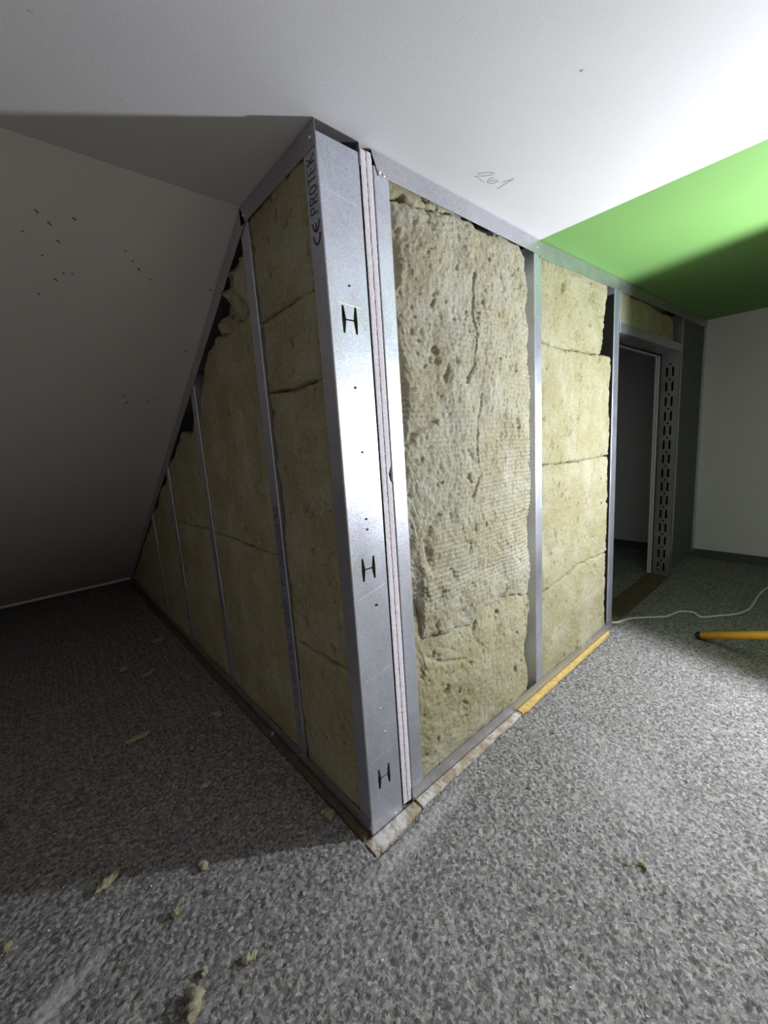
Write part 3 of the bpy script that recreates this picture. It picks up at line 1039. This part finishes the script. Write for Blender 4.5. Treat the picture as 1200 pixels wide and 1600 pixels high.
# --- over the doorway and beyond it
batt('insulation_batt', 'R', 1.625, 2.22, 1.445, curve_fn([(1.6, 1.628), (2.22, 1.605)]), 'short dark batt tucked above the doorway', 280, face=0.012, amp=0.008, step=0.01, pits=8)
batt('insulation_batt', 'R', 2.27, curve_fn([(1.44, 2.50), (1.52, 2.51), (1.60, 2.44), (1.66, 2.36)]), 1.450, curve_fn([(2.2, 1.60), (2.40, 1.625), (2.55, 1.56)]),
     'small rounded wool piece above the slotted door post', 290, face=0.022, amp=0.010, step=0.01, pits=6, crumple=0.01)
bm = bmesh.new(); add_box(bm, (2.628, 0.004, 0.020), (3.140, 0.020, 1.652))
bmesh.ops.bevel(bm, geom=list(bm.edges), offset=0.003, segments=2, affect='EDGES')
tag(new_obj('wall_panel', bm_mesh('wall_panel', bm), plain('grey_board', (0.115, 0.12, 0.118), 0.8, 0, 0.12, 8)), 'smooth dark grey panel filling the bay between slotted post and end wall', 'panel')

# --- left wall bays, counted from the corner post
def under(y, gap):
    return slope_z(y) - gap


L = 'L'
bayA = [(0.02, 0.440), (0.443, 1.150), (1.153, 1.335), (1.338, 1.597)]
labA = ['lowest batt beside the corner post on the shaded side', 'tall middle batt beside the corner post on the shaded side',
        'low strip batt third from the floor on the shaded side of the corner post', 'top batt under the ceiling on the shaded side of the corner post']
for k, (z0, z1) in enumerate(bayA):
    batt('insulation_batt', L, 0.014, curve_fn([(0, 0.322), (0.5, 0.318), (0.9, 0.312), (1.2, 0.320), (1.6, 0.326)]), z0, z1, labA[k], 400 + 20 * k, face=0.004, bulge=0.003, amp=0.006, step=0.006,
         pits=12 if k != 2 else 5, rag=0.003, depth=0.09, lo=0.050, rim=0.0015)
batt('insulation_batt', L, 0.338, curve_fn([(0, 0.918), (1, 0.916)]), 0.02, curve_fn([(0.33, 0.692), (0.6, 0.690), (0.92, 0.699)]), 'lower wide batt in the second shaded bay from the corner post', 500, face=0.003, bulge=0.004, amp=0.006, step=0.0065, pits=22, rag=0.003, lo=0.378, rim=0.0015)
batt('insulation_batt', L, 0.338, curve_fn([(0.6, 0.916), (1.15, 0.912), (1.24, 0.85), (1.39, 0.70)]), curve_fn([(0.33, 0.695), (0.6, 0.693), (0.92, 0.702)]),
     lambda u: np.minimum(1.385 + 0.02 * np.sin(u * 9), slope_z(u) - 0.09), 'upper wide batt cut to the slant in the second shaded bay', 520, face=0.003, bulge=0.004, amp=0.006, step=0.0065, pits=24, rag=0.005, lo=0.378, rim=0.0015)
batt('insulation_batt', L, 0.338, curve_fn([(1.38, 0.640), (1.46, 0.56), (1.52, 0.44), (1.56, 0.42)]), lambda u: 1.390 + 0.02 * np.sin(u * 9), lambda u: np.minimum(1.535, slope_z(u) - 0.085),
     'crumpled wool stuffing at the peak of the second shaded bay', 540, face=0.010, bulge=0.012, amp=0.014, step=0.005, pits=16, crumple=0.03, rag=0.012, lo=0.378, rim=0.0015)
batt('insulation_batt', L, 0.930, 1.472, 0.02, curve_fn([(0.92, 0.700), (1.2, 0.694), (1.48, 0.690)]), 'lower batt in the third shaded bay from the corner post', 560, face=0.003, bulge=0.003, amp=0.006, step=0.008, pits=14, rag=0.003, lo=0.970, rim=0.0015)
batt('insulation_batt', L, 0.930, 1.472, curve_fn([(0.92, 0.703), (1.2, 0.697), (1.48, 0.693)]), lambda u: slope_z(u) - 0.075 - 0.10 * np.exp(-((u - 1.03) / 0.09) ** 2),
     'upper batt cut to the slant in the third shaded bay', 580, face=0.005, bulge=0.003, amp=0.008, step=0.008, pits=14, rag=0.008, lo=0.970, rim=0.0015)
batt('insulation_batt', L, 1.484, 1.976, 0.02, lambda u: slope_z(u) - 0.065, 'slanted batt in the fourth shaded bay from the corner post', 600, face=0.003, bulge=0.003, amp=0.006, step=0.009, pits=12, rag=0.006, lo=1.524, rim=0.0015)
batt('insulation_batt', L, 1.988, 3.02, 0.02, lambda u: np.maximum(0.05, slope_z(u) - 0.065), 'long low batt narrowing into the eaves corner', 620, face=0.003, bulge=0.003, amp=0.006, step=0.010, pits=12, rag=0.006, lo=2.028, rim=0.0015)

# ------------------------------------------------------------------ bare strips along the partition foot
def strip(name, rows, mat, label, cat, thick, seed, axisdir='x', group=None):
    """rough edged lath: rows = list of (along, near, far)"""
    rs = np.random.RandomState(seed)
    a = np.array(rows)
    al = np.arange(a[0, 0], a[-1, 0], 0.006)
    ne = np.interp(al, a[:, 0], a[:, 1]) + 0.0022 * (np.interp(al, np.linspace(al[0], al[-1], 60), rs.rand(60)) - .5) * 2
    fa = np.interp(al, a[:, 0], a[:, 2])
    V = []; F = []
    for i, p in enumerate(al):
        hgt = thick * (0.9 + 0.2 * rs.rand())
        for (c, z) in ((ne[i], -0.005), (ne[i] + 0.0015, hgt - 0.001), ((ne[i] + fa[i]) / 2, hgt + 0.0008 * rs.rand()), (fa[i] - 0.001, hgt), (fa[i], -0.005)):
            V.append((p, c, z) if axisdir == 'x' else (c, p, z))
    n = len(al)
    for i in range(n - 1):
        for k in range(4):
            q = (i * 5 + k, i * 5 + 5 + k, i * 5 + 6 + k, i * 5 + 1 + k)
            F.append(q if axisdir == 'x' else q[::-1])
    F.append([0, 1, 2, 3, 4] if axisdir == 'x' else [4, 3, 2, 1, 0])
    F.append([(n - 1) * 5 + k for k in ((4, 3, 2, 1, 0) if axisdir == 'x' else (0, 1, 2, 3, 4))])
    o = new_obj(name, mesh_from(name, V, F), mat)
    return tag(o, label, cat, group)


G = 'bare strips along the partition foot'
strip('wood_strip', [(0.690, -0.024, -0.002), (0.72, -0.027, -0.002), (0.80, -0.026, -0.002), (1.10, -0.023, -0.002), (1.535, -0.015, -0.002)], M_YELLOWOOD, 'yellow pine strip on the floor along the far half of the lit track', 'wood strip', 0.007, 1, 'x', G)
strip('wood_strip', [(0.155, -0.031, -0.002), (0.40, -0.029, -0.002), (0.684, -0.026, -0.002)], M_TAN, 'dusty tan strip with plaster on it along the near half of the lit track', 'wood strip', 0.005, 2, 'x', G)
strip('wood_strip', [(-0.026, -0.045, -0.001), (0.05, -0.042, -0.001), (0.150, -0.033, -0.001)], M_TAN, 'ridged pale glue patch right in front of the corner post', 'wood strip', 0.003, 3, 'x', G)
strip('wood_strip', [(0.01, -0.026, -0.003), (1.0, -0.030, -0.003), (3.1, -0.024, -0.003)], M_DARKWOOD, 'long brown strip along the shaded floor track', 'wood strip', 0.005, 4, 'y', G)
# doorway threshold, dirty board
bm = bmesh.new(); add_box(bm, (1.60, 0.0, -0.004), (PX - 0.01, 0.128, 0.0075))
bmesh.ops.bevel(bm, geom=list(bm.edges), offset=0.002, segments=1, affect='EDGES')
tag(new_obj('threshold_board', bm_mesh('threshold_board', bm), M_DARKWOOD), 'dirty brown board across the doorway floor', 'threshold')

# ------------------------------------------------------------------ cable
bm = bmesh.new()
pts = [(1.625, 0.022, 0.007), (1.66, -0.003, 0.006), (1.745, -0.036, 0.006), (1.82, -0.10, 0.006), (1.885, -0.160, 0.006), (1.97, -0.185, 0.006), (2.000, -0.205, 0.008), (2.015, -0.25, 0.009), (1.985, -0.290, 0.006),
       (2.05, -0.345, 0.006), (2.12, -0.400, 0.006), (2.19, -0.43, 0.006), (2.28, -0.447, 0.006), (2.52, -0.452, 0.006), (2.70, -0.478, 0.006), (2.86, -0.56, 0.006)]
tube(bm, smooth_path(pts, 8), 0.0058, 10)
tag(new_obj('power_cable', bm_mesh('power_cable', bm, True), M_CABLE), 'thin white cable winding over the dark carpet to the doorway', 'cable')

# ------------------------------------------------------------------ work light on a tripod (only the tip of one leg is in view)
foot = Vector((1.722, -0.332, 0.0))
hub = Vector((LAMP.x, LAMP.y, 0.0))
dirn = (foot - hub); dirn.z = 0
leglen = dirn.length; dirn.normalize()
WL = empty('work_light', (hub.x, hub.y, 0.0), 'yellow tubular stand leg with a black rubber foot resting on the carpet', 'work light')
hubz = 0.13 / 0.293 * leglen + 0.017
for k in range(3):
    a = math.radians(120 * k)
    d = Vector((dirn.x * math.cos(a) - dirn.y * math.sin(a), dirn.x * math.sin(a) + dirn.y * math.cos(a), 0))
    p_foot = hub + d * leglen + Vector((0, 0, 0.017))
    p_hub = hub + d * 0.03 + Vector((0, 0, hubz))
    ax = (p_hub - p_foot).normalized()
    bm = bmesh.new()
    tube(bm, [p_foot + ax * 0.012, p_foot + ax * 0.3, p_hub], 0.0165, 16)
    leg = child('leg', bm_mesh('leg', bm, True), M_YELLOW, WL)
    bm = bmesh.new()
    tube(bm, [p_foot - ax * 0.010, p_foot - ax * 0.004, p_foot + ax * 0.018], [0.013, 0.0175, 0.0178], 16)
    child('rubber_foot', bm_mesh('rubber_foot', bm), M_BLACK, leg, 'black rubber foot')
bm = bmesh.new()
tube(bm, [hub + Vector((0, 0, hubz - 0.05)), hub + Vector((0, 0, hubz + 0.05))], 0.034, 16)
child('hub', bm_mesh('hub', bm), M_BLACK, WL, 'black hub')
bm = bmesh.new()
back = LAMP - AIM * 0.085
tube(bm, [hub + Vector((0, 0, hubz)), hub + Vector((0, 0, 0.86))], 0.014, 14)
child('column', bm_mesh('column', bm), M_YELLOW, WL)
# head: housing behind the light, tilted with the aim
side = Vector((-AIM.y, AIM.x, 0)); upv = Vector((0, 0, 1))
bm = bmesh.new()
vv = add_box(bm, (-0.10, -0.03, -0.08), (0.10, 0.03, 0.08))
bmesh.ops.bevel(bm, geom=list(bm.edges), offset=0.008, segments=2, affect='EDGES')
for v in bm.verts:
    v.co = LAMP - AIM * 0.05 + side * v.co.x + AIM * v.co.y + upv * v.co.z
head = child('lamp_housing', bm_mesh('lamp_housing', bm), M_BLACK, WL, 'black floodlight housing')
m, nt, b = material('lit_glass')
b.inputs['Emission Color'].default_value = (0.93, 0.96, 1, 1); b.inputs['Emission Strength'].default_value = 4.0
bm = bmesh.new(); add_box(bm, (-0.085, 0, -0.065), (0.085, 0.003, 0.065))
for v in bm.verts:
    v.co = LAMP - AIM * 0.02 + side * v.co.x + AIM * v.co.y + upv * v.co.z
child('lamp_glass', bm_mesh('lamp_glass', bm), m, head)
bm = bmesh.new()
tube(bm, [LAMP - AIM * 0.05 + side * 0.115, LAMP - AIM * 0.05 + side * 0.115 - upv * 0.13, hub + Vector((0, 0, 0.86)), LAMP - AIM * 0.05 - side * 0.115 - upv * 0.13, LAMP - AIM * 0.05 - side * 0.115], 0.008, 8)
child('yoke', bm_mesh('yoke', bm), M_YELLOW, WL)

ld = bpy.data.lights.new('floodlight', 'SPOT')
ld.energy = LAMP_POWER
ld.color = (0.90, 0.935, 1.0)
ld.spot_size = math.radians(179)
ld.spot_blend = 0.22
ld.shadow_soft_size = 0.035
lo = bpy.data.objects.new('floodlight', ld)
COL.objects.link(lo)
lo.location = LAMP
lo.rotation_euler = AIM.to_track_quat('-Z', 'Y').to_euler()

# ------------------------------------------------------------------ scraps of wool on the carpet
def scrap(x, y, length, width, height, ang, label, seed, curl=0.0, mat=None, z0=0.003, name='wool_scrap', cat='wool scrap'):
    rs = np.random.RandomState(seed)
    nu, nv = 22, 14
    V = []; F = []
    ph = rs.rand(8) * 6.28
    for i in range(nu + 1):
        a = -1 + 2 * i / nu
        prof = math.sqrt(max(0.0, 1 - abs(a) ** 2.6))
        for k in range(nv):
            th = 2 * math.pi * k / nv
            lump = 1 + 0.30 * math.sin(3 * a * 2.1 + ph[0] + 2 * math.sin(th + ph[1])) * math.cos(th * 2 + ph[2]) + 0.22 * math.sin(a * 11 + ph[3] + th * 3) + 0.16 * (rs.rand() - .5) * 2
            lx = a * length / 2 + 0.06 * length * math.sin(th + ph[4]) * (1 - prof)
            ly = prof * width / 2 * lump * math.cos(th) + curl * length * (a * a - 0.4)
            lz = height / 2 + prof * height / 2 * lump * math.sin(th)
            lz = max(lz, 0.0)
            V.append((lx, ly, lz))
    for i in range(nu):
        for k in range(nv):
            F.append((i * nv + k, i * nv + (k + 1) % nv, (i + 1) * nv + (k + 1) % nv, (i + 1) * nv + k))
    F.append(list(range(nv))[::-1]); F.append([nu * nv + k for k in range(nv)])
    o = new_obj(name, mesh_from(name, V, F, True), mat or M_SCRAP)
    o.location = (x, y, z0 - 0.003)
    o.rotation_euler = (0, 0, ang)
    return tag(o, label, cat, 'wool scraps on the carpet' if name == 'wool_scrap' else None)


R_ = math.radians
scraps = [
    (-0.530, 0.362, 0.062, 0.020, 0.016, R_(28), 'long yellow wool scrap lying at the shadow edge on the left', 0.06),
    (-0.430, 0.170, 0.018, 0.015, 0.016, R_(30), 'small round wool crumb in the light below the shadow edge', 0.0),
    (-0.343, -0.023, 0.034, 0.016, 0.012, R_(-10), 'flat wool scrap near the bottom edge, right of the largest one', 0.1),
    (-0.448, -0.020, 0.056, 0.026, 0.024, R_(75), 'thick wool scrap cut by the bottom edge of the photo', 0.15),
    (-0.417, 0.018, 0.018, 0.012, 0.011, R_(60), 'tiny wool crumb just behind the thick scrap at the bottom edge', 0.0),
    (-0.350, 0.235, 0.030, 0.017, 0.014, R_(100), 'wool tuft straddling the shadow edge below the corner post', 0.1),
    (-0.712, 0.357, 0.020, 0.014, 0.012, R_(50), 'wool crumb at the far left edge in the light', 0.0),
    (-0.372, 0.897, 0.085, 0.026, 0.012, R_(0), 'long wool scrap in the dark left of the partition', 0.02),
    (-0.113, 0.813, 0.050, 0.032, 0.010, R_(100), 'flat jagged wool flake beside the shaded floor track', 0.2),
    (-0.050, 0.135, 0.042, 0.024, 0.012, R_(95), 'forked wool scrap in the shade close to the corner post', 0.25),
    (-0.262, 0.495, 0.034, 0.022, 0.008, R_(40), 'dim wool scrap in the middle of the shaded carpet', 0.2),
    (-0.266, 0.435, 0.032, 0.009, 0.006, R_(70), 'thin wool sliver in front of the dim middle scrap', 0.05),
    (-0.243, 0.695, 0.036, 0.013, 0.008, R_(80), 'narrow wool scrap behind the dim middle scrap', 0.1),
    (-0.110, 1.742, 0.075, 0.045, 0.010, R_(20), 'pale flat scrap deep in the shade near the eaves', 0.1),
    (-0.231, 1.380, 0.070, 0.020, 0.010, R_(35), 'crumpled scrap further back in the shaded carpet', 0.2),
    (-0.320, 1.511, 0.050, 0.030, 0.014, R_(70), 'small upright flake far back in the shaded carpet', 0.1),
    (0.398, -0.497, 0.020, 0.012, 0.009, R_(80), 'curled green-yellow crumb on the lit carpet at right', 0.25),
    (0.378, -0.470, 0.012, 0.008, 0.006, R_(20), 'tiny crumb behind the curled one on the lit carpet', 0.0),
    (0.674, -0.150, 0.014, 0.010, 0.007, R_(0), 'tiny crumb beside the yellow strip on lit carpet', 0.0),
    (0.415, -0.205, 0.013, 0.009, 0.007, R_(0), 'tiny crumb on lit carpet before the dusty strip', 0.0),
    (-0.012, 0.545, 0.022, 0.012, 0.008, R_(60), 'small flake lying on the brown strip by the shaded track', 0.1),
]
for i, (x, y, l, wd, h, a, lab, cu) in enumerate(scraps):
    scrap(x, y, l, wd, h, a, lab, 900 + i, cu, z0=0.004 if i != 20 else 0.0085)
scrap(0.692, -0.143, 0.012, 0.003, 0.002, R_(40), 'tiny red thread on the lit carpet near the yellow strip', 970, 0.3, M_RED, 0.006, 'red_thread', 'thread')

# white plaster crumbs: nobody could count them
rnd = random.Random(9)
bm = bmesh.new()
for k in range(150):
    q = rnd.random()
    if q < .45: x, y = rnd.uniform(-0.75, 0.2), rnd.uniform(-0.35, 1.0)
    elif q < .8: x, y = rnd.uniform(0.0, 0.8), rnd.uniform(-0.7, -0.06)
    else: x, y = rnd.uniform(-0.03, 0.6), rnd.uniform(-0.045, -0.005)
    if x > -0.03 and y > -0.002: continue
    r = rnd.uniform(0.0008, 0.0022)
    mtx = Matrix.Translation((x, y, 0.0045)) @ Matrix.Rotation(rnd.random() * 6, 4, Vector((rnd.random(), rnd.random(), 1)).normalized()) @ Matrix.Diagonal((r * rnd.uniform(1, 2), r, r * 0.7, 1))
    bmesh.ops.create_icosphere(bm, subdivisions=1, radius=1, matrix=mtx)
tag(new_obj('plaster_crumbs', bm_mesh('plaster_crumbs', bm), M_CHIP), 'scattered white plaster crumbs on the carpet', 'crumbs', kind='stuff')
